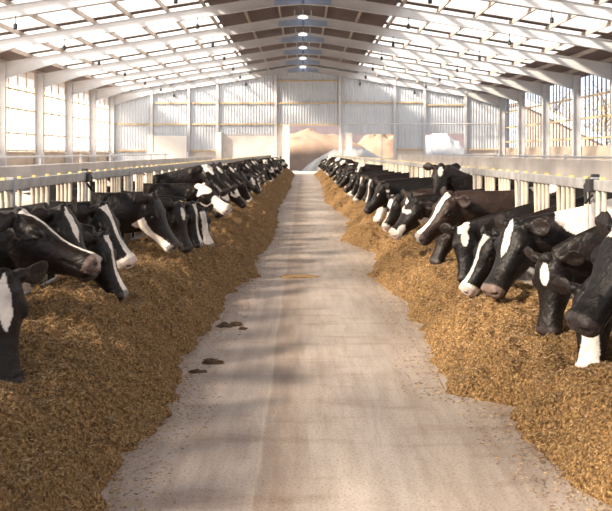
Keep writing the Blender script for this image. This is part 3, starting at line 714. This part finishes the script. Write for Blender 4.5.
for s, nm in ((-1, 'left'), (1, 'right')):
    ys = list(np.arange(-4, 2.4, .08)); y = 2.4
    while y < 61: ys.append(y); y += max(.008, .0021 * y)
    ys = np.array(ys); nx = 96; x0 = .45; X = np.linspace(x0, 2.15, nx)
    XX, YY = np.meshgrid(X, ys); hh = feed_h(s, XX.ravel(), YY.ravel())
    # hollows eaten out under the muzzles
    for (s2, g, p, m, dy, *_r) in NEAR:
        if s2 == s and m[1] < .7:
            d2 = ((XX.ravel() - abs(m[0])) / .22) ** 2 + ((YY.ravel() - (G0 + PITCH * g + dy)) / .24) ** 2
            lim = max(.05, m[1] - .09) ; hh = np.where(hh > lim, hh - (hh - lim) * np.exp(-d2), hh)
    hh[(np.arange(len(hh)) % nx) == 0] = -.02; hh = np.maximum(hh, -.02)
    v = np.c_[XX.ravel() * s, YY.ravel(), hh]; n = len(ys)
    i, j = np.meshgrid(np.arange(n - 1), np.arange(nx - 1), indexing='ij'); b = (i * nx + j).ravel()
    f = np.c_[b, b + 1, b + nx + 1, b + nx] if s > 0 else np.c_[b, b + nx, b + nx + 1, b + 1]
    keep = (hh[f] > -.019).any(1); f = f[keep]
    # loose chopped stalks lying on the surface
    rg = np.random.default_rng(7 + s); K = 170000
    yk = 2.9 + 16 * rg.random(K) ** 1.9; xk = .5 + 1.62 * rg.random(K)
    T = EL if s < 0 else ER; en = np.interp(yk, [a for a, b_ in T], [b_ for a, b_ in T])
    out = rg.random(K) < .03; xk = np.where(out, en - .30 * rg.random(K) ** 2, xk)
    ix = np.clip(np.searchsorted(ys, yk), 1, n - 1); jx = np.clip(((xk - x0) / (X[1] - X[0])).astype(int), 0, nx - 1)
    zk = np.maximum(hh[ix * nx + jx], 0); ok = (zk > .012) | out
    xk, yk, zk = xk[ok], yk[ok], zk[ok]; K = len(xk)
    ln = .004 + .011 * rg.random(K) ** 2; az = rg.random(K) * 6.283; el = rg.normal(size=K) * .45; el[zk < .012] *= .1
    dx = np.c_[np.cos(az) * np.cos(el), np.sin(az) * np.cos(el), np.sin(el)] * ln[:, None]; wd = .001 + .0012 * rg.random(K)
    sd = np.c_[-np.sin(az), np.cos(az), rg.normal(size=K) * .4] * wd[:, None]; c = np.c_[xk * s, yk, zk + .004]; up = np.c_[0 * wd, 0 * wd, wd * 1.2]
    sv = np.stack([c - dx - sd, c - dx + sd, c + dx + sd, c + dx - sd, c - dx + up, c + dx + up], 1).reshape(-1, 3)
    b0 = len(v) + np.arange(K) * 6
    sf = np.concatenate([np.c_[b0, b0 + 3, b0 + 5, b0 + 4], np.c_[b0 + 1, b0 + 4, b0 + 5, b0 + 2], np.c_[b0, b0 + 1, b0 + 2, b0 + 3]])
    V = np.r_[v, sv]; F = np.r_[f, sf]
    me = bpy.data.meshes.new('silage_row'); me.vertices.add(len(V)); me.vertices.foreach_set('co', V.ravel())
    me.loops.add(F.size); me.loops.foreach_set('vertex_index', F.ravel().astype(np.int32)); me.polygons.add(len(F))
    me.polygons.foreach_set('loop_start', np.arange(0, F.size, 4, dtype=np.int32)); me.polygons.foreach_set('loop_total', np.full(len(F), 4, np.int32))
    me.update(calc_edges=True); me.validate()
    me.materials.append(M['feed']); me.materials.append(M['straw'])
    mi = np.zeros(len(me.polygons), np.int32); mi[len(f):] = 1; me.polygons.foreach_set('material_index', mi)
    tone = rg.random((K, 1)) ** 1.7; tc = np.array([.10, .05, .02]) * (1 - tone) + np.array([.62, .43, .22]) * tone
    ca = np.ones((len(V), 4)); ca[len(v):, :3] = np.repeat(tc, 6, 0)
    at = me.color_attributes.new('tint', 'FLOAT_COLOR', 'POINT'); at.data.foreach_set('color', ca.ravel())
    sm = np.zeros(len(me.polygons), bool); sm[:len(f)] = True; me.polygons.foreach_set('use_smooth', sm)
    o = bpy.data.objects.new('silage_row', me); C.objects.link(o)
    tag(o, f'long heap of chopped golden silage along the {nm} fence', 'feed', None, 'stuff')

def clod(x, y, rx, ry, h, seed, m, label, name='silage_clod', cat='clod'):
    mb = MB(); rs = []
    V = []
    for i in range(9):
        th = math.pi / 2 * i / 8
        for k in range(20):
            an = k * math.pi / 10; V.append((math.cos(th) * math.cos(an), math.cos(th) * math.sin(an), math.sin(th)))
    V = np.array(V); q = 1 + .35 * fbm(V * 2.2 + seed, seed, 3)
    V = V * q[:, None] * np.array([rx, ry, h]); V[:, 2] = np.maximum(V[:, 2], 0)
    f = [(i * 20 + k, i * 20 + (k + 1) % 20, (i + 1) * 20 + (k + 1) % 20, (i + 1) * 20 + k) for i in range(8) for k in range(20)]
    o = mb.add(V, f).build(name, M[m], None, True); o.location = (x, y, 0); return tag(o, label, cat)
def G(u, v): Y = 1360 / (v - 152); return ((u - 303) * Y / 850, Y)
for (x, y), rx, ry, h, m, lab in (
    ((-.685, 6.45), .085, .06, .03, 'clod', 'larger dark silage clod on the aisle, left of the wheel marks'),
    ((-.77, 6.18), .06, .035, .02, 'clod', 'flat dark clod just in front of the larger clod'),
    ((-.62, 7.85), .06, .05, .03, 'clod', 'round dark clod on the aisle edge beside the left feed'),
    ((-.72, 7.8), .07, .06, .035, 'clod', 'dark clod touching the edge of the left feed heap'),
    ((-.54, 7.68), .04, .035, .02, 'clod', 'small dark clod furthest out from the left feed heap')):
    clod(x, y, rx, ry, h, int(x * -100), m, lab)
clod(-.06, 10.9, .24, .13, .025, 3, 'straw_heap', 'thin scatter of spilled feed in the middle of the aisle', 'spilled_feed', 'spilled feed')
